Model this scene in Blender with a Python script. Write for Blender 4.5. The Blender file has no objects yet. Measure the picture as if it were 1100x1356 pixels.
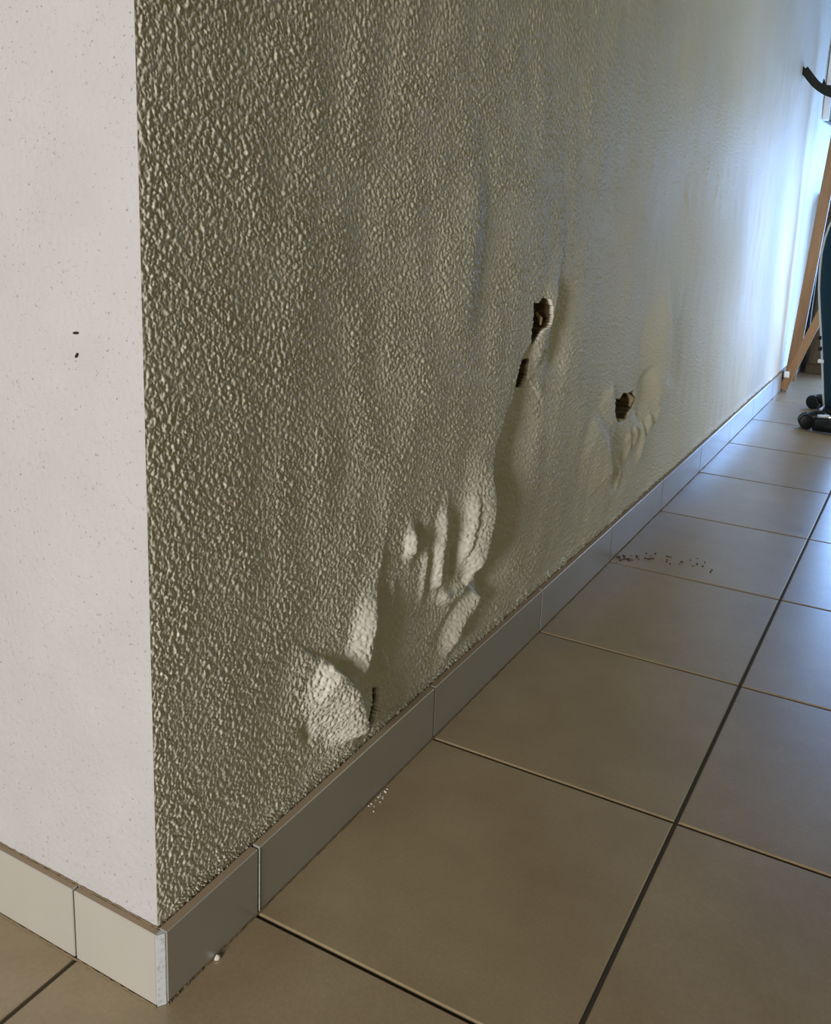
import bpy, bmesh, math, random
import numpy as np
from mathutils import Vector, Matrix

SC = bpy.context.scene
COL = SC.collection
PI = math.pi
random.seed(7)
RNG = np.random.default_rng(11)

# ------------------------------------------------------------------ camera
cd = bpy.data.cameras.new('camera')
cam = bpy.data.objects.new('camera', cd)
COL.objects.link(cam)
SC.camera = cam
cam.location = (0.6814, -0.6936, 0.9497)
cam.rotation_euler = (1.34652497, -0.03172941, 0.53088203)
cd.sensor_fit = 'VERTICAL'
cd.sensor_height = 24.0
cd.lens = 24.0 * 1271.81 / 1356.0
cd.shift_x = (550 - 514.13) / 1356.0
cd.shift_y = -(678 - 539.15) / 1356.0
cd.clip_start = 0.02

# ------------------------------------------------------------------ light
world = bpy.data.worlds.new('world')
SC.world = world
world.use_nodes = True
wb = world.node_tree.nodes['Background']
wb.inputs['Color'].default_value = (0.86, 0.73, 0.24, 1)
wb.inputs['Strength'].default_value = 0.07


def area_light(name, loc, target, sx, sy, power, color):
    ld = bpy.data.lights.new(name, 'AREA')
    ld.shape = 'RECTANGLE'
    ld.size = sx
    ld.size_y = sy
    ld.energy = power
    ld.color = color
    o = bpy.data.objects.new(name, ld)
    COL.objects.link(o)
    o.location = loc
    d = Vector(target) - Vector(loc)
    o.rotation_euler = d.to_track_quat('-Z', 'Z').to_euler()
    return o


# daylight from the window behind the viewer, grazing along the rough wall
area_light('window_light_behind', (0.32, -3.2, 1.10), (0.32, 0, 1.05), 0.6, 1.1, 130, (1.0, 0.96, 0.90))
# added green-tinted fill that brightens the middle of the rough wall
area_light('fill_light_green', (1.9, 3.0, 1.55), (0.0, 3.0, 1.4), 1.1, 1.1, 6, (1.0, 1.0, 0.66))
# bluish daylight from the glass door in the end wall
area_light('door_light_far', (0.50, 5.56, 0.70), (0.50, 3.0, 0.70), 0.56, 1.15, 52, (0.28, 0.52, 1.0))
# bluish daylight from a low window in the opposite wall at the far end
area_light('window_light_opposite', (0.93, 3.98, 0.56), (0.0, 3.98, 0.50), 0.8, 0.86, 8.0, (0.80, 0.89, 1.0))

SC.view_settings.view_transform = 'Standard'
SC.view_settings.look = 'None'
SC.view_settings.gamma = 1.0
SC.view_settings.use_curve_mapping = False
SC.view_settings.exposure = 0.0


# ------------------------------------------------------------------ materials
def mat(name, color, rough=0.5, spec=0.5, metal=0.0):
    m = bpy.data.materials.new(name)
    m.use_nodes = True
    b = m.node_tree.nodes['Principled BSDF']
    b.inputs['Base Color'].default_value = (*color, 1)
    b.inputs['Roughness'].default_value = rough
    b.inputs['Specular IOR Level'].default_value = spec
    b.inputs['Metallic'].default_value = metal
    return m


def N(m, kind, **kw):
    n = m.node_tree.nodes.new(kind)
    for k, v in kw.items():
        setattr(n, k, v)
    return n


def noise(m, scale, detail=4, rough=0.55, vec=None):
    n = N(m, 'ShaderNodeTexNoise')
    n.inputs['Scale'].default_value = scale
    n.inputs['Detail'].default_value = detail
    n.inputs['Roughness'].default_value = rough
    if vec is not None:
        m.node_tree.links.new(vec, n.inputs['Vector'])
    return n


def ramp(m, src, stops):
    r = N(m, 'ShaderNodeValToRGB')
    el = r.color_ramp.elements
    while len(el) < len(stops):
        el.new(0.5)
    for e, (p, c) in zip(el, stops):
        e.position = p
        e.color = (*c, 1) if len(c) == 3 else c
    m.node_tree.links.new(src, r.inputs['Fac'])
    return r


def mix(m, fac, a, b, mode='MIX'):
    x = N(m, 'ShaderNodeMix', data_type='RGBA', blend_type=mode)
    for v, i in ((fac, 0), (a, 6), (b, 7)):
        if isinstance(v, bpy.types.NodeSocket):
            m.node_tree.links.new(v, x.inputs[i])
        elif i == 0:
            x.inputs[0].default_value = v
        else:
            x.inputs[i].default_value = (*v, 1)
    return x.outputs[2]


def bump(m, src, strength, dist, prev=None):
    b = N(m, 'ShaderNodeBump')
    b.inputs['Strength'].default_value = strength
    b.inputs['Distance'].default_value = dist
    m.node_tree.links.new(src, b.inputs['Height'])
    if prev is not None:
        m.node_tree.links.new(prev, b.inputs['Normal'])
    return b.outputs['Normal']


def bsdf(m):
    return m.node_tree.nodes['Principled BSDF']


def objcoord(m):
    return N(m, 'ShaderNodeNewGeometry').outputs['Position']


# rough painted stucco of the right wall; 'core' = bare brown masonry inside the holes
M_STUCCO = mat('rough_stucco_paint', (0.78, 0.76, 0.70), 0.62, 0.3)
m = M_STUCCO
p = objcoord(m)
n1 = noise(m, 2.2, 3, 0.5, p)
c1 = ramp(m, n1.outputs['Fac'], [(0.35, (0.80, 0.775, 0.675)), (0.65, (0.87, 0.85, 0.765))]).outputs['Color']
at = N(m, 'ShaderNodeAttribute', attribute_name='core')
n2 = noise(m, 60, 4, 0.6, p)
c2 = ramp(m, n2.outputs['Fac'], [(0.35, (0.07, 0.042, 0.022)), (0.7, (0.24, 0.16, 0.09))]).outputs['Color']
cr = ramp(m, at.outputs['Fac'], [(0.06, (0, 0, 0)), (0.16, (1, 1, 1))]).outputs['Color']
m.node_tree.links.new(mix(m, cr, c1, c2), bsdf(m).inputs['Base Color'])
n3 = noise(m, 420, 3, 0.6, p)
m.node_tree.links.new(bump(m, n3.outputs['Fac'], 0.35, 0.0008), bsdf(m).inputs['Normal'])

# smoother white paint of the left wall, with pin holes
M_WHITE = mat('white_wall_paint', (0.498, 0.488, 0.505), 0.7, 0.2)
m = M_WHITE
p = objcoord(m)
n1 = noise(m, 210, 5, 0.75, p)
n2 = noise(m, 330, 2, 0.5, p)
n4 = noise(m, 9, 3, 0.6, p)
pits = ramp(m, n1.outputs['Fac'], [(0.33, (0.22, 0.21, 0.19)), (0.385, (0.498, 0.488, 0.505))]).outputs['Color']
tone = ramp(m, n4.outputs['Fac'], [(0.3, (0.93, 0.93, 0.92)), (0.7, (1, 1, 1))]).outputs['Color']
m.node_tree.links.new(mix(m, 1.0, pits, tone, 'MULTIPLY'), bsdf(m).inputs['Base Color'])
bb = bump(m, n1.outputs['Fac'], 0.7, 0.002)
m.node_tree.links.new(bump(m, n2.outputs['Fac'], 0.3, 0.0008, bb), bsdf(m).inputs['Normal'])


def tile_material(name, ca, cb, rough, speck=0.86):
    m = mat(name, ca, rough, 1.0)
    p = objcoord(m)
    oi = N(m, 'ShaderNodeObjectInfo')
    va = N(m, 'ShaderNodeVectorMath', operation='ADD')
    sc = N(m, 'ShaderNodeVectorMath', operation='SCALE')
    cmb = N(m, 'ShaderNodeCombineXYZ')
    for i in range(3):
        m.node_tree.links.new(oi.outputs['Random'], cmb.inputs[i])
    m.node_tree.links.new(cmb.outputs[0], sc.inputs[0])
    sc.inputs['Scale'].default_value = 13.0
    m.node_tree.links.new(p, va.inputs[0])
    m.node_tree.links.new(sc.outputs[0], va.inputs[1])
    n1 = noise(m, 5.0, 6, 0.62, va.outputs[0])
    n2 = noise(m, 220, 3, 0.6, va.outputs[0])
    c = ramp(m, n1.outputs['Fac'], [(0.3, ca), (0.72, cb)]).outputs['Color']
    g = ramp(m, n2.outputs['Fac'], [(0.3, (speck, speck, speck)), (0.7, (1, 1, 1))]).outputs['Color']
    m.node_tree.links.new(mix(m, 1.0, c, g, 'MULTIPLY'), bsdf(m).inputs['Base Color'])
    n3 = noise(m, 14, 4, 0.6, va.outputs[0])
    rr = N(m, 'ShaderNodeMapRange')
    rr.inputs['To Min'].default_value = rough - 0.06
    rr.inputs['To Max'].default_value = rough + 0.08
    m.node_tree.links.new(n3.outputs['Fac'], rr.inputs['Value'])
    if speck < 0.98:                    # the skirting is evenly glazed
        m.node_tree.links.new(rr.outputs[0], bsdf(m).inputs['Roughness'])
    return m


M_TILE = tile_material('taupe_floor_tile', (0.30, 0.222, 0.130), (0.385, 0.30, 0.19), 0.32)
M_SKIRT = tile_material('taupe_skirting_tile', (0.40, 0.385, 0.35), (0.44, 0.425, 0.385), 0.28, 0.995)
M_EDGE = mat('unglazed_tile_edge', (0.34, 0.265, 0.185), 0.8, 0.2)
M_GROUT = mat('dark_grout', (0.055, 0.045, 0.032), 0.8, 0.2)
M_CORNER = mat('white_corner_grout', (0.80, 0.82, 0.84), 0.6, 0.3)
n_ = noise(M_CORNER, 160, 4, 0.7, objcoord(M_CORNER))
M_CORNER.node_tree.links.new(ramp(M_CORNER, n_.outputs['Fac'], [(0.3, (0.36, 0.37, 0.38)), (0.48, (0.54, 0.57, 0.61))]).outputs['Color'],
                             bsdf(M_CORNER).inputs['Base Color'])
M_CAULK = mat('brown_caulk', (0.20, 0.15, 0.09), 0.85, 0.2)
M_CRUMB_DARK = mat('dark_crumb', (0.06, 0.045, 0.035), 0.9, 0.2)
M_CRUMB_WHITE = mat('white_plaster_crumb', (0.8, 0.79, 0.74), 0.9, 0.2)
M_TAN = mat('tan_plaster', (0.52, 0.43, 0.29), 0.9, 0.2)
M_CHIP = mat('black_chip', (0.015, 0.014, 0.012), 0.7, 0.3)
M_BLACK = mat('black_plastic', (0.006, 0.008, 0.008), 0.4, 0.25)
M_BRACKET = mat('black_green_metal', (0.006, 0.012, 0.007), 0.5, 0.2)
M_NAVY = mat('navy_fabric', (0.008, 0.032, 0.05), 0.75, 0.2)
n_ = noise(M_NAVY, 260, 3, 0.6, objcoord(M_NAVY))
M_NAVY.node_tree.links.new(bump(M_NAVY, n_.outputs['Fac'], 0.3, 0.001), bsdf(M_NAVY).inputs['Normal'])
M_PIPING = mat('grey_piping', (0.55, 0.60, 0.62), 0.5, 0.4)
M_CHROME = mat('chrome_metal', (0.75, 0.78, 0.82), 0.18, 0.5, 1.0)
M_CLIP = mat('white_plastic', (0.85, 0.86, 0.88), 0.4, 0.4)
M_FRAME = mat('white_frame_paint', (0.85, 0.86, 0.88), 0.45, 0.4)
M_PANE = mat('olive_glass_pane', (0.22, 0.23, 0.13), 0.12, 0.5)


def wood(name, a, b, rough, axis=2, sc=26):
    m = mat(name, a, rough, 0.35)
    tc = N(m, 'ShaderNodeTexCoord')
    mp = N(m, 'ShaderNodeMapping')
    s = [sc, sc, sc]
    s[axis] = sc * 0.07
    mp.inputs['Scale'].default_value = s
    m.node_tree.links.new(tc.outputs['Object'], mp.inputs['Vector'])
    n = noise(m, 2.0, 5, 0.6, mp.outputs['Vector'])
    m.node_tree.links.new(ramp(m, n.outputs['Fac'], [(0.3, a), (0.7, b)]).outputs['Color'], bsdf(m).inputs['Base Color'])
    m.node_tree.links.new(bump(m, n.outputs['Fac'], 0.15, 0.002), bsdf(m).inputs['Normal'])
    return m


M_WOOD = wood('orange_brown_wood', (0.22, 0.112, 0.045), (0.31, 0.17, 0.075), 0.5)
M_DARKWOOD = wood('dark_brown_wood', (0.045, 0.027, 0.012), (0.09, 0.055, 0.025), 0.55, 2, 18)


# ------------------------------------------------------------------ helpers
def link(name, me, material, parent=None, smooth=False):
    o = bpy.data.objects.new(name, me)
    COL.objects.link(o)
    if material is not None:
        me.materials.append(material)
    if smooth:
        me.polygons.foreach_set('use_smooth', [True] * len(me.polygons))
    if parent is not None:
        o.parent = parent
    return o


def from_bm(name, bm, material, parent=None, smooth=False):
    bmesh.ops.recalc_face_normals(bm, faces=bm.faces)
    me = bpy.data.meshes.new(name)
    bm.to_mesh(me)
    bm.free()
    return link(name, me, material, parent, smooth)


def tag(o, label=None, cat=None, group=None, kind=None):
    for k, v in (('label', label), ('category', cat), ('group', group), ('kind', kind)):
        if v:
            o[k] = v
    return o


def empty(name, loc):
    o = bpy.data.objects.new(name, None)
    o.empty_display_size = 0.1
    COL.objects.link(o)
    o.location = loc
    return o


def box_bm(lo, hi, bev=0.0, seg=1, bm=None):
    own = bm is None
    b = bmesh.new()
    bmesh.ops.create_cube(b, size=1)
    lo, hi = Vector(lo), Vector(hi)
    for v in b.verts:
        v.co = Vector([(lo[i] + hi[i]) / 2 + v.co[i] * (hi[i] - lo[i]) for i in range(3)])
    if bev:
        bmesh.ops.bevel(b, geom=list(b.edges), offset=bev, segments=seg, affect='EDGES', profile=0.5)
    if own:
        return b
    me = bpy.data.meshes.new('tmp')
    b.to_mesh(me)
    b.free()
    bm.from_mesh(me)
    bpy.data.meshes.remove(me)
    return bm


def tube_bm(pts, rads, seg=12, bm=None):
    """a swept tube with closed ends"""
    bm = bm or bmesh.new()
    pts = [Vector(q) for q in pts]
    if not hasattr(rads, '__len__'):
        rads = [rads] * len(pts)
    rings = []
    up = Vector((0.13, 0.27, 1)).normalized()
    for i, q in enumerate(pts):
        t = (pts[min(i + 1, len(pts) - 1)] - pts[max(i - 1, 0)]).normalized()
        a = t.cross(up)
        if a.length < 1e-3:
            a = t.cross(Vector((1, 0, 0)))
        a.normalize()
        b = t.cross(a).normalized()
        rings.append([bm.verts.new(q + rads[i] * (math.cos(2 * PI * k / seg) * a + math.sin(2 * PI * k / seg) * b)) for k in range(seg)])
    for r0, r1 in zip(rings, rings[1:]):
        for k in range(seg):
            bm.faces.new((r0[k], r0[(k + 1) % seg], r1[(k + 1) % seg], r1[k]))
    bm.faces.new(rings[0][::-1])
    bm.faces.new(rings[-1])
    return bm


def grid_mesh(name, co, material, core=None):
    """co: (rows, cols, 3) array -> smooth shaded quad mesh"""
    nr, nc = co.shape[:2]
    me = bpy.data.meshes.new(name)
    me.vertices.add(nr * nc)
    me.vertices.foreach_set('co', co.reshape(-1).astype(np.float32))
    idx = np.arange(nr * nc).reshape(nr, nc)
    q = np.stack([idx[:-1, :-1], idx[:-1, 1:], idx[1:, 1:], idx[1:, :-1]], -1).reshape(-1, 4)
    nq = len(q)
    me.loops.add(nq * 4)
    me.loops.foreach_set('vertex_index', q.reshape(-1).astype(np.int32))
    me.polygons.add(nq)
    me.polygons.foreach_set('loop_start', (np.arange(nq) * 4).astype(np.int32))
    me.polygons.foreach_set('use_smooth', np.ones(nq, dtype=bool))
    me.update(calc_edges=True)
    if core is not None:
        a = me.attributes.new('core', 'FLOAT', 'POINT')
        a.data.foreach_set('value', core.reshape(-1).astype(np.float32))
    return link(name, me, material)


def field(ny, nz, step, ly, lz, seed):
    """unit-variance band-limited noise, wavelengths about ly, lz metres (periodic)"""
    r = np.random.default_rng(seed)
    f = np.fft.rfft2(r.standard_normal((nz, ny)).astype(np.float32))
    fy = np.fft.rfftfreq(ny, step)[None, :]
    fz = np.fft.fftfreq(nz, step)[:, None]
    k = np.sqrt((fy * ly) ** 2 + (fz * lz) ** 2)
    f *= np.exp(-((k - 1.0) / 0.45) ** 2)
    g = np.fft.irfft2(f, s=(nz, ny)).astype(np.float32)
    return g / g.std()


def sample(g, step, y, z):
    nz, ny = g.shape
    fy, fz = y / step, z / step
    iy, iz = np.floor(fy).astype(int), np.floor(fz).astype(int)
    ty, tz = (fy - iy)[None, :], (fz - iz)[:, None]
    iy0, iy1, iz0, iz1 = iy % ny, (iy + 1) % ny, iz % nz, (iz + 1) % nz
    a = g[np.ix_(iz0, iy0)] * (1 - ty) + g[np.ix_(iz0, iy1)] * ty
    b = g[np.ix_(iz1, iy0)] * (1 - ty) + g[np.ix_(iz1, iy1)] * ty
    return a * (1 - tz) + b * tz


def sstep(a, b, x):
    t = np.clip((x - a) / (b - a), 0, 1)
    return t * t * (3 - 2 * t)


# ------------------------------------------------------------------ setting: right wall
WX, WY = -0.014, 0.011          # wall planes, a tile's thickness behind the skirting faces
SKH = 0.0987                    # skirting height
WALL_END = 5.6


def axis(start, end, fn):
    v = [start]
    while v[-1] < end:
        v.append(v[-1] + fn(v[-1]))
    v[-1] = end
    return np.array(v)


def build_right_wall():
    y = axis(WY, WALL_END, lambda t: 0.00125 * (1 + 1.7 * t))
    z = axis(0.088, 2.6, lambda t: 0.0016 if t < 1.12 else 0.0016 + 0.012 * (t - 1.1))
    Y, Z = np.meshgrid(y, z)
    step, ny, nz = 0.0012, 2400, 1800
    # worm-like rolled stucco: a few bands of noise, the crests rounded off
    a = field(ny, nz, step, 0.0052, 0.0088, 1)
    b = field(ny, nz, step, 0.0095, 0.017, 2)
    c = field(ny, nz, step, 0.0036, 0.0048, 3)
    d = field(ny // 4, nz // 4, step * 12, 0.11, 0.20, 4)
    e = field(ny // 4, nz // 4, step * 12, 0.5, 0.6, 5)
    grain = 0.75 * np.tanh(1.1 * a) + 0.45 * b + 0.55 * c
    h = 0.00112 * sample(grain.astype(np.float32), step, y, z)
    mod = 0.9 + 0.12 * np.clip(sample(d, step * 12, y, z), -1.2, 1.2)
    h = h * mod * (1.0 - 0.40 * sstep(0.8, 2.2, Y) - 0.45 * sstep(2.4, 3.8, Y))
    h = h + 0.0004 * sample(d, step * 12, y, z) * sstep(0.0, 0.25, Y) + 0.0016 * sample(e, step * 12, y, z) * sstep(0.1, 0.6, Y)
    # shallow dip shaped into the wall to darken it near the corner
    h = h - 0.004 * sstep(0.0, 0.30, Y) * (1 - sstep(0.35, 1.0, Y))

    def ridge(pts, H, wl, wr, combine='max', pw=1.6, ends=(0.25, 0.25), jag=0.0):
        nonlocal h
        pts = np.array(pts, float)
        seg = np.diff(pts, axis=0)
        L = np.hypot(seg[:, 0], seg[:, 1])
        cum = np.r_[0, np.cumsum(L)]
        m = max(wl, wr) + 0.01
        j0, j1 = np.searchsorted(y, [pts[:, 0].min() - m, pts[:, 0].max() + m])
        i0, i1 = np.searchsorted(z, [pts[:, 1].min() - m, pts[:, 1].max() + m])
        yy, zz = Y[i0:i1, j0:j1], Z[i0:i1, j0:j1]
        if yy.size == 0:
            return
        best = np.full(yy.shape, 1e9)
        sg = np.zeros(yy.shape)
        tt = np.zeros(yy.shape)
        for k in range(len(seg)):
            dy, dz = seg[k] / L[k]
            py, pz = yy - pts[k, 0], zz - pts[k, 1]
            t = np.clip(py * dy + pz * dz, 0, L[k])
            dist = np.hypot(py - t * dy, pz - t * dz)
            up = dist < best
            best = np.where(up, dist, best)
            sg = np.where(up, np.sign(py * -dz + pz * dy), sg)   # >0 : right side of a downward run
            tt = np.where(up, cum[k] + t, tt)
        tt /= cum[-1]
        env = sstep(0, ends[0], tt) * (1 - sstep(1 - ends[1], 1, tt)) if ends[0] > 0 else 1 - sstep(1 - ends[1], 1, tt)
        env = 0.15 + 0.85 * env
        if jag:
            best = best + jag * np.sin(zz * 310 + 2.0 * np.sin(zz * 131)) * np.where(sg > 0, 1, 0.3)
            best = np.abs(best)
        w = np.where(sg > 0, wr, wl)
        prof = (1 - sstep(0, 1, best / w)) ** np.where(sg > 0, 1.0, 1.0 / pw * 1.6)
        v = H * env * prof
        cur = h[i0:i1, j0:j1]
        h[i0:i1, j0:j1] = cur + v

    A = [(1.151, .759), (1.125, .678), (1.075, .661), (1.03, .627), (.997, .553), (.927, .485), (.906, .439), (.902, .395),
         (.879, .335), (.859, .281), (.814, .252)]
    # --- long blister running down from the upper hole: a cliff with a valley on its right
    ridge(A[1:], -0.026, 0.012, 0.19, ends=(0.5, 0.15), jag=0.002)
    ridge([(.925, .478), (.906, .439), (.902, .395), (.879, .335), (.859, .281), (.80, .245)], 0.030, 0.14, 0.012, ends=(0.5, 0.2), jag=0.0025)
    ridge([(1.185, .79), (1.165, .73), (1.14, .67), (1.10, .60)], 0.009, 0.08, 0.02)
    ridge([(1.20, .79), (1.20, .72), (1.19, .65), (1.16, .58)], -0.013, 0.02, 0.12)
    ridge([(.835, .423), (.816, .368), (.797, .316), (.79, .285)], 0.006, 0.035, 0.008, ends=(.3, .3), jag=0.002)
    ridge([(.725, .43), (.712, .397), (.703, .332), (.70, .271)], 0.013, 0.032, 0.012, ends=(.3, .1), jag=0.002)
    ridge([(.70, .265), (.74, .243), (.80, .238), (.835, .262)], 0.011, 0.02, 0.022, ends=(.2, .2), jag=0.002)
    ridge([(.765, .345), (.762, .30), (.755, .265)], -0.010, 0.02, 0.022)
    ridge([(.868, .213), (.85, .194), (.801, .175), (.763, .145), (.744, .118)], 0.018, 0.050, 0.009, ends=(.1, .3), jag=0.002)
    ridge([(.90, .24), (.875, .19), (.83, .16), (.79, .13)], -0.010, 0.012, 0.05)
    ridge([(.600, .425), (.600, .392), (.603, .355)], 0.013, 0.030, 0.008, ends=(.4, .4))
    ridge([(.625, .42), (.627, .39), (.62, .36)], -0.011, 0.014, 0.028)
    ridge([(.66, .37), (.652, .31), (.645, .26)], 0.005, 0.02, 0.008)
    # --- lower blister: cliff, valley and the lowest flake beside the slit
    ridge([(.497, .365), (.489, .339), (.472, .289), (.454, .246), (.431, .220)], 0.019, 0.060, 0.008, ends=(.45, .15), jag=0.002)
    ridge([(.502, .365), (.495, .339), (.478, .289), (.462, .246), (.455, .20), (.452, .15)], -0.022, 0.010, 0.125, ends=(.3, .2), jag=0.002)
    ridge([(.335, .30), (.365, .272), (.393, .24), (.426, .194), (.445, .150), (.44, .120)], 0.026, 0.085, 0.010, ends=(.25, .1), jag=0.002)
    ridge([(.548, .345), (.552, .30), (.537, .27)], 0.006, 0.022, 0.010)
    ridge([(.525, .235), (.54, .21), (.548, .18)], 0.003, 0.008, 0.008)
    ridge([(.30, .21), (.315, .19), (.32, .17)], -0.006, 0.012, 0.025)
    ridge([(.776, 1.0), (.77, .90), (.76, .80), (.74, .70)], 0.006, 0.13, 0.06)
    # --- round the right hole
    ridge([(1.46, .44), (1.552, .359), (1.614, .307), (1.652, .258), (1.64, .19)], 0.012, 0.15, 0.05)
    ridge([(1.63, .34), (1.66, .29), (1.69, .25), (1.67, .19)], -0.014, 0.03, 0.15)
    ridge([(2.06, .70), (2.085, .572), (2.115, .479), (2.087, .393), (2.03, .33)], 0.015, 0.24, 0.05)
    ridge([(2.13, .60), (2.16, .50), (2.13, .41)], -0.012, 0.04, 0.25)
    ridge([(1.60, .50), (1.62, .44), (1.66, .37)], 0.010, 0.12, 0.03)
    ridge([(1.87, .47), (1.89, .41), (1.85, .36)], -0.012, 0.03, 0.18)
    for q, (yy, zt, zb) in enumerate([(1.80, .34, .24), (1.86, .34, .27), (1.93, .35, .20), (1.99, .35, .28), (2.07, .36, .30), (1.74, .26, .18)]):
        ridge([(yy, zt), (yy + .02, (zt + zb) / 2), (yy - .02, zb)], 0.008, 0.04, 0.015)
    # small hairline ridges on the upper far part
    for (yy, zz) in [(2.4, 1.12), (2.55, 1.06), (2.2, .98), (1.9, .86)]:
        ridge([(yy, zz), (yy + .05, zz - .05), (yy + .02, zz - .12)], 0.002, 0.03, 0.012)

    # keep the foot of the plaster tight to the skirting and the edge tight to the corner
    foot = sstep(0.088, 0.13, Z)
    h = np.where(h > 0, h * (0.35 + 0.65 * foot), h * foot)
    h *= sstep(WY - 0.001, WY + 0.004, Y)
    # crumbly plaster right above the skirting
    lip = (1 - sstep(0.105, 0.125, Z)) * (Z > 0.098)
    h = h + lip * 0.0022 * np.clip(sample(c, step, y, z) + 0.4, -0.5, 2.0) * sstep(0.02, 0.06, Y)

    # holes broken through the plaster skin
    core = np.zeros_like(h)

    def hole(poly, depth):
        nonlocal h, core
        P = np.array(poly)
        ins = np.zeros(Y.shape, bool)
        j0, j1 = np.searchsorted(y, [P[:, 0].min() - .02, P[:, 0].max() + .02])
        i0, i1 = np.searchsorted(z, [P[:, 1].min() - .02, P[:, 1].max() + .02])
        yy, zz = Y[i0:i1, j0:j1], Z[i0:i1, j0:j1]
        r = np.zeros(yy.shape, bool)
        k = len(P) - 1
        for i in range(len(P)):
            y1, z1 = P[i]
            y2, z2 = P[k]
            c_ = ((z1 > zz) != (z2 > zz)) & (yy < (y2 - y1) * (zz - z1) / (z2 - z1 + 1e-12) + y1)
            r ^= c_
            k = i
        hh = h[i0:i1, j0:j1]
        h[i0:i1, j0:j1] = np.where(r, -depth + 0.25 * hh, hh)
        core[i0:i1, j0:j1] = np.where(r, 1.0, core[i0:i1, j0:j1])

    hole([(1.060, .742), (1.085, .738), (1.105, .748), (1.135, .742), (1.150, .726), (1.152, .700), (1.143, .688), (1.120, .682),
          (1.098, .668), (1.077, .655), (1.062, .672), (1.066, .700), (1.062, .722)], 0.05)
    hole([(1.048, .630), (1.080, .628), (1.076, .596), (1.062, .572), (1.036, .574), (1.036, .60)], 0.06)
    hole([(1.668, .446), (1.700, .438), (1.735, .450), (1.775, .440), (1.83, .440), (1.85, .418), (1.842, .392), (1.80, .384), (1.775, .370),
          (1.715, .372), (1.69, .388), (1.672, .410)], 0.055)
    hole([(.508, .172), (.520, .168), (.514, .145), (.504, .122), (.488, .106), (.490, .128), (.499, .152)], 0.06)

    co = np.stack([WX + h, Y, Z], -1)
    o = grid_mesh('wall_right', co[:, ::-1], M_STUCCO, core[:, ::-1])
    tag(o, 'rough white stucco wall with blistered plaster and three broken holes', kind='structure')
    return o


wall_right = build_right_wall()
wall_right.data.flip_normals() if wall_right.data.polygons[0].normal.x < 0 else None


def build_left_wall():
    x = -axis(-WX, 1.6, lambda t: 0.0022 if t < 0.34 else 0.02)
    z = axis(0.088, 2.6, lambda t: 0.0024 if t < 1.25 else 0.02)
    step = 0.0016
    a = field(1024, 1024, step, 0.011, 0.016, 21)
    b = field(1024, 1024, step * 10, 0.25, 0.25, 22)
    X, Z = np.meshgrid(x, z)
    h = 0.00016 * sample(a, step, -x, z) + 0.0012 * sample(b, step * 10, -x, z) * sstep(0.0, 0.1, -X)
    h *= sstep(-WX, -WX + 0.006, -X)
    h *= sstep(0.088, 0.12, Z)
    co = np.stack([X, WY - h, Z], -1)
    o = grid_mesh('wall_left', co, M_WHITE)
    if o.data.polygons[0].normal.y > 0:
        o.data.flip_normals()
    tag(o, 'smooth white painted wall left of the corner', kind='structure')
    return o


wall_left = build_left_wall()

# ------------------------------------------------------------------ setting: floor
floor = from_bm('floor', box_bm((-2.2, -2.2, -0.06), (3.2, 6.6, -0.0035)), M_GROUT)
tag(floor, 'taupe tiled floor with dark grout', kind='structure')
G = 0.0032                                      # half a joint
XL = [-1.2870, -0.7150, -0.1435, 0.4276, 0.9990, 1.5700, 2.1420]
YL = [-1.812, -1.312, -0.812, -0.312, 0.1800, 0.6830, 1.1900, 1.6880, 2.1950, 2.7100, 3.2150, 3.7200, 4.2250, 4.7300, 5.2350, 5.7400]
tile_mesh = {}


def add_tile(x0, x1, y0, y1):
    w, d = round(x1 - x0, 4), round(y1 - y0, 4)
    key = (w, d)
    if key not in tile_mesh:
        bm = bmesh.new()
        ins, dz = 0.0018, 0.0012
        top = [bm.verts.new((sx * (w / 2 - ins), sy * (d / 2 - ins), 0)) for sx, sy in ((-1, -1), (1, -1), (1, 1), (-1, 1))]
        mid = [bm.verts.new((sx * w / 2, sy * d / 2, -dz)) for sx, sy in ((-1, -1), (1, -1), (1, 1), (-1, 1))]
        bot = [bm.verts.new((sx * w / 2, sy * d / 2, -0.009)) for sx, sy in ((-1, -1), (1, -1), (1, 1), (-1, 1))]
        bm.faces.new(top)
        for a, b in ((top, mid), (mid, bot)):
            for k in range(4):
                bm.faces.new((b[k], b[(k + 1) % 4], a[(k + 1) % 4], a[k]))
        bm.faces.new(bot[::-1])
        me = bpy.data.meshes.new('tile')
        bm.to_mesh(me)
        bm.free()
        me.materials.append(M_TILE)
        tile_mesh[key] = me
    o = bpy.data.objects.new('tile', tile_mesh[key])
    COL.objects.link(o)
    o.parent = floor
    o.location = ((x0 + x1) / 2, (y0 + y1) / 2, 0)
    o.rotation_euler = (random.uniform(-.0006, .0006), random.uniform(-.0006, .0006), random.uniform(-.0006, .0006))


for i in range(len(XL) - 1):
    for j in range(len(YL) - 1):
        x0, x1, y0, y1 = XL[i] + G, XL[i + 1] - G, YL[j] + G, YL[j + 1] - G
        if j > 3 and x1 < 0:
            continue                            # behind the walls
        if i == 2 and j > 3:
            x0 = -0.012                         # cut tile running under the skirting
        add_tile(x0, x1, y0, y1)

# ------------------------------------------------------------------ setting: skirting tiles
bb_right = from_bm('baseboard_right', box_bm((WX - 0.006, WY, -0.002), (-0.0045, WALL_END, SKH - 0.004)), M_GROUT)
tag(bb_right, 'row of dark taupe skirting tiles along the rough wall', kind='structure')


def edge_top(o):
    """the cut top of a skirting tile shows the unglazed body"""
    o.data.materials.append(M_EDGE)
    for f in o.data.polygons:
        if f.normal.z > 0.9:
            f.material_index = 1


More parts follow.
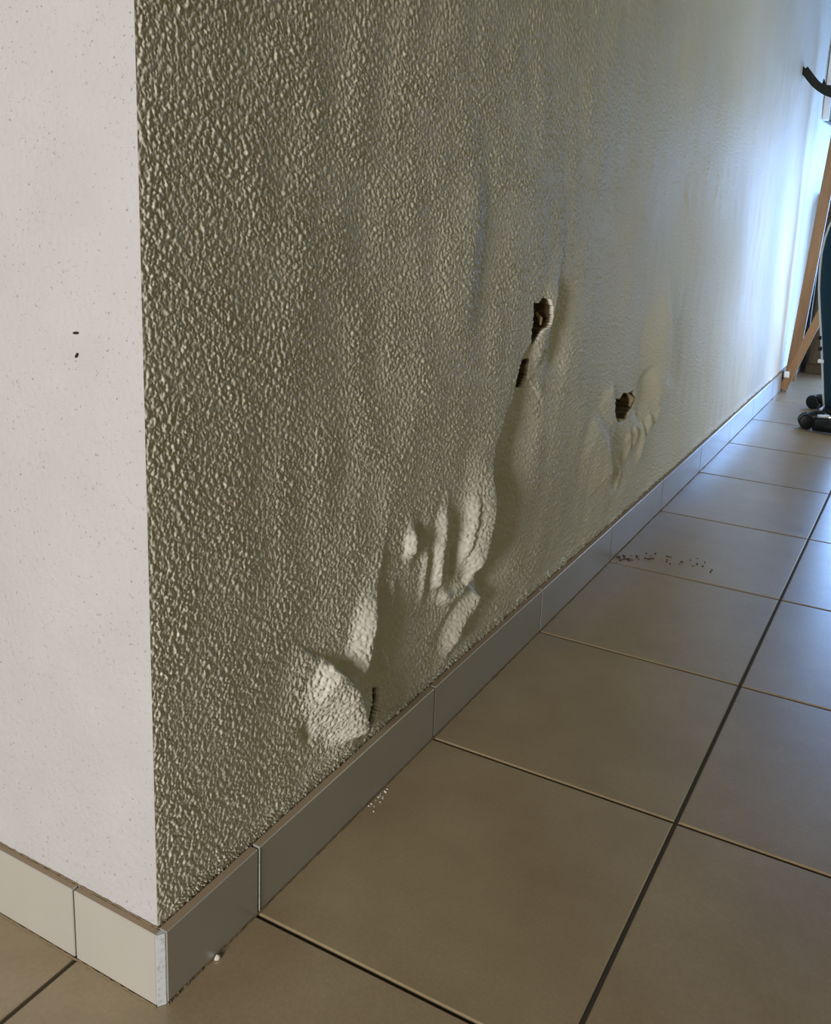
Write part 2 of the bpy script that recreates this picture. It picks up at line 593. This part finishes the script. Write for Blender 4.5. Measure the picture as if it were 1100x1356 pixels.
ys = [0.0105] + [v for v in YL if 0.1 < v < WALL_END] + [WALL_END]
ys[1] = 0.1840
for k in range(len(ys) - 1):
    a, b = ys[k] + (0.0 if k == 0 else 0.0016), ys[k + 1] - 0.0016
    o = from_bm('skirting_tile', box_bm((-0.013, 0, 0), (0, b - a, SKH - 0.001), 0.0012), M_SKIRT, bb_right)
    edge_top(o)
    o.location = (random.uniform(-.0004, .0004), a, 0.001)
tag(from_bm('joint_grout', box_bm((-0.010, 0.1846, 0.002), (0.0008, 0.1857, SKH - 0.001), 0.0003), M_CORNER, bb_right), 'white line of grout in the first skirting joint from the corner')
bb_left = from_bm('baseboard_left', box_bm((-1.6, 0.0045, -0.002), (WX, WY + 0.006, SKH - 0.004)), M_GROUT)
tag(bb_left, 'row of pale skirting tiles under the smooth white wall', kind='structure')
for a, b in ((-0.1435 + 0.0014, -0.0075), (-0.715 + 0.0014, -0.1435 - 0.0014), (-1.287 + .0014, -0.715 - .0014), (-1.6, -1.287 - .0014)):
    o = from_bm('skirting_tile', box_bm((0, 0, 0), (b - a, 0.010, SKH - 0.001), 0.0012), M_SKIRT, bb_left)
    edge_top(o)
    o.location = (a, 0.0, 0.001)

# white grout bead on the mitred corner, standing a little proud of a thin dark crack
bm = bmesh.new()
prof = [(-0.0066, 0.0005), (-0.0008, 0.0085), (-0.0004, 0.0120), (-0.010, 0.0125), (-0.0095, 0.0020)]
rows = []
for k in range(13):
    zz = 0.0005 + (SKH - 0.001) * k / 12
    rows.append([bm.verts.new((px + random.uniform(-.0002, .0002), py + random.uniform(-.0002, .0002), zz)) for px, py in prof])
for r0, r1 in zip(rows, rows[1:]):
    for k in range(5):
        bm.faces.new((r0[k], r0[(k + 1) % 5], r1[(k + 1) % 5], r1[k]))
bm.faces.new(rows[0][::-1])
bm.faces.new(rows[-1])
tag(from_bm('corner_grout', bm, M_CORNER, bb_left), 'white grout strip on the mitred skirting corner')


def caulk(name, parent, fn, n, r):
    bm = bmesh.new()
    tube_bm([fn(i / n) + Vector([random.uniform(-1, 1) * r * 0.5 for _ in range(3)]) for i in range(n + 1)],
            [r * random.uniform(0.6, 1.3) for _ in range(n + 1)], 6, bm)
    return from_bm(name, bm, M_CAULK, parent, True)


caulk('caulk_bead', bb_right, lambda t: Vector((WX + 0.001, 0.012 + 5.2 * t * t, SKH + 0.0001)), 420, 0.0012)
caulk('caulk_bead', bb_left, lambda t: Vector((-0.012 - 0.7 * t, WY - 0.0006, SKH + 0.0003)), 160, 0.0013)
# grey line where the skirting meets the floor
caulk('floor_bead', bb_right, lambda t: Vector((0.0006, 0.011 + 5.2 * t * t, 0.0003)), 420, 0.0013)
caulk('floor_bead', bb_left, lambda t: Vector((-0.007 - 0.7 * t, -0.0006, 0.0003)), 160, 0.0013)

# ------------------------------------------------------------------ far end of the room
bm = box_bm((-0.2, WALL_END, -0.01), (0.18, WALL_END + 0.15, 2.6))
box_bm((0.82, WALL_END, -0.01), (1.45, WALL_END + 0.15, 2.6), bm=bm)
box_bm((0.1801, WALL_END, 2.23), (0.8199, WALL_END + 0.15, 2.6), bm=bm)
wall_end = from_bm('wall_end', bm, M_WHITE)
tag(wall_end, 'white end wall beyond the leaning planks', kind='structure')
d1 = empty('door_1', (0.18, WALL_END, 0.0))
tag(d1, 'white framed glass door opening in the end wall', kind='structure')
for lo, hi in (((0.001, 0.0, 0), (0.04, 0.1, 2.229)), ((0.60, 0.0, 0), (0.639, 0.1, 2.229)), ((0.0405, 0.0, 2.17), (0.5995, 0.1, 2.229)), ((0.0405, 0.0, 0), (0.5995, 0.1, 0.05))):
    from_bm('frame_bar', box_bm(lo, hi, 0.003), M_FRAME, d1)
bm = box_bm((0.96, 3.2, -0.01), (1.11, 3.54, 2.6))  # added unseen wall, set close so its window throws a narrow pool of light
box_bm((0.96, 4.42, -0.01), (1.11, WALL_END - 0.001, 2.6), bm=bm)
box_bm((0.96, 3.5401, -0.01), (1.11, 4.4199, 0.10), bm=bm)
box_bm((0.96, 3.5401, 1.02), (1.11, 4.4199, 2.6), bm=bm)
tag(from_bm('wall_opposite', bm, M_WHITE), 'unseen white wall added around the low window light, facing the rough wall', kind='structure')

# white framed pane fixed on the right wall at the far end
w1 = empty('window_1', (WX + 0.002, 4.86, 1.36))
tag(w1, 'small white framed window with olive pane at the far end of the wall', kind='structure')
for lo, hi in (((0, 0, 0), (0.03, 0.045, 0.7)), ((0, 0.60, 0), (0.03, 0.645, 0.7)), ((0, 0.0455, 0.655), (0.03, 0.5995, 0.7))):
    from_bm('frame_bar', box_bm(lo, hi, 0.003), M_FRAME, w1)
from_bm('sill_bar', box_bm((0, 0.0455, 0), (0.022, 0.5995, 0.012), 0.002), M_BLACK, w1)
from_bm('pane', box_bm((0.004, 0.0455, 0.0125), (0.012, 0.5995, 0.6545)), M_PANE, w1)


# dark wooden cabinet behind the planks
cb = empty('cabinet', (0.03, 5.12, 0.0))
tag(cb, 'dark brown wooden cabinet in the shade behind the leaning planks', 'cabinet')
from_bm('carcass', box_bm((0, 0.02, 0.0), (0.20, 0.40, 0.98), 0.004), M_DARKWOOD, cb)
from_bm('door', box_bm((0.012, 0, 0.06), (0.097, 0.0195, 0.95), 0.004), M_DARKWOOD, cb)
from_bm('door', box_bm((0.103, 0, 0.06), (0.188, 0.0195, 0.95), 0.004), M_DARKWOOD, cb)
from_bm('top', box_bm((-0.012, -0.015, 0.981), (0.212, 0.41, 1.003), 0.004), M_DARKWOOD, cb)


def beam_bm(a, b, wx, wy, bev=0.003):
    """square-sectioned plank from a to b; width lies in the x-z plane"""
    a, b = Vector(a), Vector(b)
    L = (b - a).length
    bm = box_bm((-wx / 2, -wy / 2, 0), (wx / 2, wy / 2, L), bev)
    t = (b - a).normalized()
    yv = Vector((0, 1, 0))
    yv = (yv - t * yv.dot(t)).normalized()
    xv = yv.cross(t).normalized()
    M = Matrix((xv, yv, t)).transposed().to_4x4()
    M.translation = a
    bmesh.ops.transform(bm, matrix=M, verts=bm.verts)
    return bm


# orange-brown wooden frame: an upright and a diagonal meeting in one foot
ea = empty('wooden_trestle', (0.02, 4.55, 0.0))
tag(ea, 'orange-brown wooden trestle of two planks meeting in a black-capped foot by the wall', 'trestle')
from_bm('upright', beam_bm((0.012, 0.0, 0.05), (0.098, 0.06, 1.62), 0.052, 0.026), M_WOOD, ea)
from_bm('diagonal', beam_bm((-0.011, -0.055, 0.006), (0.19, -0.03, 0.62), 0.040, 0.024), M_WOOD, ea)
fc = from_bm('foot_cap', box_bm((-0.030, -0.050, 0.001), (-0.012, -0.025, 0.10), 0.003), M_BLACK, ea)
hc = from_bm('hinge_clip', box_bm((-0.010, -0.078, 0.075), (0.016, -0.069, 0.108), 0.004, 2), M_CLIP, ea)

# ------------------------------------------------------------------ navy trolley on casters
tr = empty('trolley_bag', (0.33, 3.86, 0.0))
tag(tr, 'dark navy padded upright bag on a low base with black caster wheels', 'trolley')


def lathe_profile_body():
    # outline of the near-left edge (x offset from root) against height, then a padded oval section
    zs = [0.075, 0.12, 0.2, 0.29, 0.36, 0.42, 0.5, 0.585, 0.66, 0.735, 0.80, 0.85, 0.92, 1.0]
    xl = [-.058, -.066, -.078, -.092, -.103, -.113, -.127, -.140, -.146, -.148, -.142, -.132, -.108, -.07]
    bm = bmesh.new()
    rings = []
    n = 28
    for zz, a in zip(zs, xl):
        right = 0.05
        cx, rx = (a + right) / 2, (right - a) / 2
        ry = 0.05
        ring = []
        for k in range(n):
            th = 2 * PI * k / n
            c, s = math.cos(th), math.sin(th)
            ring.append(bm.verts.new((cx + rx * math.copysign(abs(c) ** 0.7, c), 0.02 + ry * math.copysign(abs(s) ** 0.6, s), zz)))
        rings.append(ring)
    for r0, r1 in zip(rings, rings[1:]):
        for k in range(n):
            bm.faces.new((r0[k], r0[(k + 1) % n], r1[(k + 1) % n], r1[k]))
    bm.faces.new(rings[0][::-1])
    bm.faces.new(rings[-1])
    return bm, zs, xl


bm, zs, xl = lathe_profile_body()
from_bm('bag_body', bm, M_NAVY, tr, True)
from_bm('piping', tube_bm([(a - 0.001, 0.0, zz) for zz, a in zip(zs, xl)], 0.0055, 8), M_PIPING, tr, True)
for zz, xx in ((0.372, -.110), (0.325, -.102)):
    from_bm('stud', tube_bm([(xx - .010, -0.004, zz), (xx + .004, -.004, zz)], 0.009, 12), M_BLACK, tr, True)
from_bm('side_clip', box_bm((-.108, -.012, .262), (-.080, .006, .278), .004, 2), M_CLIP, tr)
from_bm('base_plate', box_bm((-0.06, -0.09, 0.050), (0.10, 0.13, 0.0745), 0.008, 2), M_BLACK, tr)


def caster(x, y, ang):
    c = empty('caster', (x, y, 0))
    c.parent = tr
    ca, sa = math.cos(ang), math.sin(ang)
    for s in (-1, 1):
        off = Vector((-sa, ca, 0)) * 0.016 * s
        w = Vector((-sa, ca, 0)) * 0.011
        ctr = Vector((0, 0, 0.033)) + off
        pts = [ctr - w, ctr - w * 0.8, ctr + w * 0.8, ctr + w]
        from_bm('wheel', tube_bm(pts, [0.026, 0.033, 0.033, 0.026], 24), M_BLACK, c, True)
    hood = tube_bm([Vector((ca, sa, 0)) * t + Vector((0, 0, zz)) for t, zz in ((0.0, 0.05), (0.03, 0.056), (0.06, 0.055), (0.085, 0.048))],
                   [0.016, 0.024, 0.026, 0.018], 16)
    from_bm('hood', hood, M_BLACK, c, True)
    return c


caster(-0.105, -0.17, 0.25)
caster(-0.125, 0.285, -0.5)
# front foot: rubber shoe under a bright metal arm
bm = bmesh.new()
rings = []
for t, rx_, top in ((0.0, .012, .045), (0.02, .026, .056), (0.06, .034, .060), (0.12, .036, .062), (0.16, .03, .06)):
    ring = []
    for k in range(16):
        th = 2 * PI * k / 16
        ring.append(bm.verts.new((-0.075 + t, -0.205 - 0.06 * t + rx_ * math.cos(th), top / 2 + top / 2 * math.sin(th) * 0.98 + .0008)))
    rings.append(ring)
for r0, r1 in zip(rings, rings[1:]):
    for k in range(16):
        bm.faces.new((r0[k], r0[(k + 1) % 16], r1[(k + 1) % 16], r1[k]))
bm.faces.new(rings[0][::-1])
bm.faces.new(rings[-1])
from_bm('rubber_foot', bm, M_BLACK, tr, True)
from_bm('metal_arm', tube_bm([(-0.06, -.20, .062), (0.0, -.205, .068), (0.06, -.16, .072), (0.08, -.09, .070)], 0.011, 12), M_CHROME, tr, True)
from_bm('metal_arm', tube_bm([(-0.10, .27, .075), (-0.06, .22, .078), (0.02, .11, .066)], 0.011, 12), M_CHROME, tr, True)

# ------------------------------------------------------------------ black bracket on the wall
br = empty('wall_bracket', (WX + 0.002, 4.06, 1.512))
tag(br, 'black bent metal bracket arm sticking out of the wall at top right', 'bracket')
pts = [(0.004, 0, 0.004), (0.03, 0, -0.028), (0.055, 0, -0.056), (0.075, 0, -0.072), (0.10, 0, -0.084), (0.13, 0, -0.092), (0.17, 0, -0.098), (0.24, 0, -0.10)]
bm = bmesh.new()
rings = []
for i, q in enumerate(pts):
    q = Vector(q)
    t = (Vector(pts[min(i + 1, len(pts) - 1)]) - Vector(pts[max(i - 1, 0)])).normalized()
    nrm = Vector((-t.z, 0, t.x))
    hw = 0.017 if i < 4 else 0.017 + 0.004 * (i - 3)
    rings.append([bm.verts.new(q + nrm * a * hw + Vector((0, b * 0.011, 0))) for a, b in ((-1, -1), (1, -1), (1, 1), (-1, 1))])
for r0, r1 in zip(rings, rings[1:]):
    for k in range(4):
        bm.faces.new((r0[k], r0[(k + 1) % 4], r1[(k + 1) % 4], r1[k]))
bm.faces.new(rings[0][::-1])
bm.faces.new(rings[-1])
from_bm('arm', bm, M_BRACKET, br)
from_bm('wall_plate', box_bm((-0.004, -0.016, -0.02), (0.004, 0.016, 0.014), 0.002), M_BRACKET, br)
bm = bmesh.new()
v = [bm.verts.new(q) for q in ((0.082, -.008, -.066), (0.104, -.008, -.070), (0.088, -.008, -.036), (0.082, .008, -.066), (0.104, .008, -.070), (0.088, .008, -.036))]
bm.faces.new((v[0], v[1], v[2])); bm.faces.new((v[5], v[4], v[3]))
for a, b in ((0, 1), (1, 2), (2, 0)):
    bm.faces.new((v[a], v[b], v[b + 3], v[a + 3]))
from_bm('latch_tooth', bm, M_BRACKET, br)


# ------------------------------------------------------------------ small details
def blob(bm, c, r, flat=0.6):
    mm = bmesh.ops.create_icosphere(bm, subdivisions=1, radius=1)
    for v in mm['verts']:
        v.co = Vector(c) + Vector((v.co.x * r * random.uniform(.6, 1.3), v.co.y * r * random.uniform(.6, 1.3), max(v.co.z, -0.7) * r * flat + r * flat * 0.7))


bm = bmesh.new()
for _ in range(46):
    t = random.random() ** 1.8
    blob(bm, (0.012 + 0.12 * t + random.uniform(-.012, .012), 1.715 + 0.075 * min(1, t * 2.2) + random.uniform(-.03, .03), 0), random.uniform(.0012, .0038))
for _ in range(10):
    blob(bm, (random.uniform(.15, .25), random.uniform(1.76, 1.85), 0), random.uniform(.0015, .0034))
tag(from_bm('plaster_crumbs', bm, M_CRUMB_DARK), 'dark plaster crumbs scattered on the tile below the broken hole', 'crumbs', kind='stuff')
bm = bmesh.new()
for _ in range(16):
    blob(bm, (0.004 + abs(random.gauss(0, .006)), 0.482 + random.gauss(0, .02), 0), random.uniform(.0008, .002))
tag(from_bm('plaster_flecks', bm, M_CRUMB_WHITE), 'tiny white plaster flecks on the floor tile below the lowest blister', 'crumbs', kind='stuff')
bm = bmesh.new()
blob(bm, (0.0055, 0.0935, 0), 0.0042, 0.9)
tag(from_bm('plaster_crumb', bm, M_CRUMB_WHITE), 'single white plaster crumb on the floor against the dark skirting near the corner', 'crumb')

for (xx, zz, l, a) in ((-0.109, 0.790, .0042, 0.1), (-0.109, 0.766, .0032, 1.0)):
    dv = Vector((math.cos(a), 0, math.sin(a))) * l
    c = Vector((xx, WY - 0.0012, zz))
    from_bm('dark_chip', tube_bm([c - dv, c - dv * .5, c + dv * .5, c + dv], [.0005, .0014, .0014, .0005], 8), M_CHIP, wall_left, True)

# broken plaster bits hanging in the holes
for pts, r in (([(-0.030, 1.118, .716), (-0.020, 1.120, .704), (-0.018, 1.116, .692)], [.003, .0045, .002]),
               ([(-0.030, 1.81, .436), (-0.018, 1.822, .418), (-0.020, 1.815, .398)], [.003, .008, .003]),
               ([(-0.030, 1.70, .384), (-0.014, 1.72, .379), (-0.012, 1.738, .377)], [.002, .005, .002])):
    from_bm('splinter', tube_bm(pts, r, 6), M_TAN, wall_right)
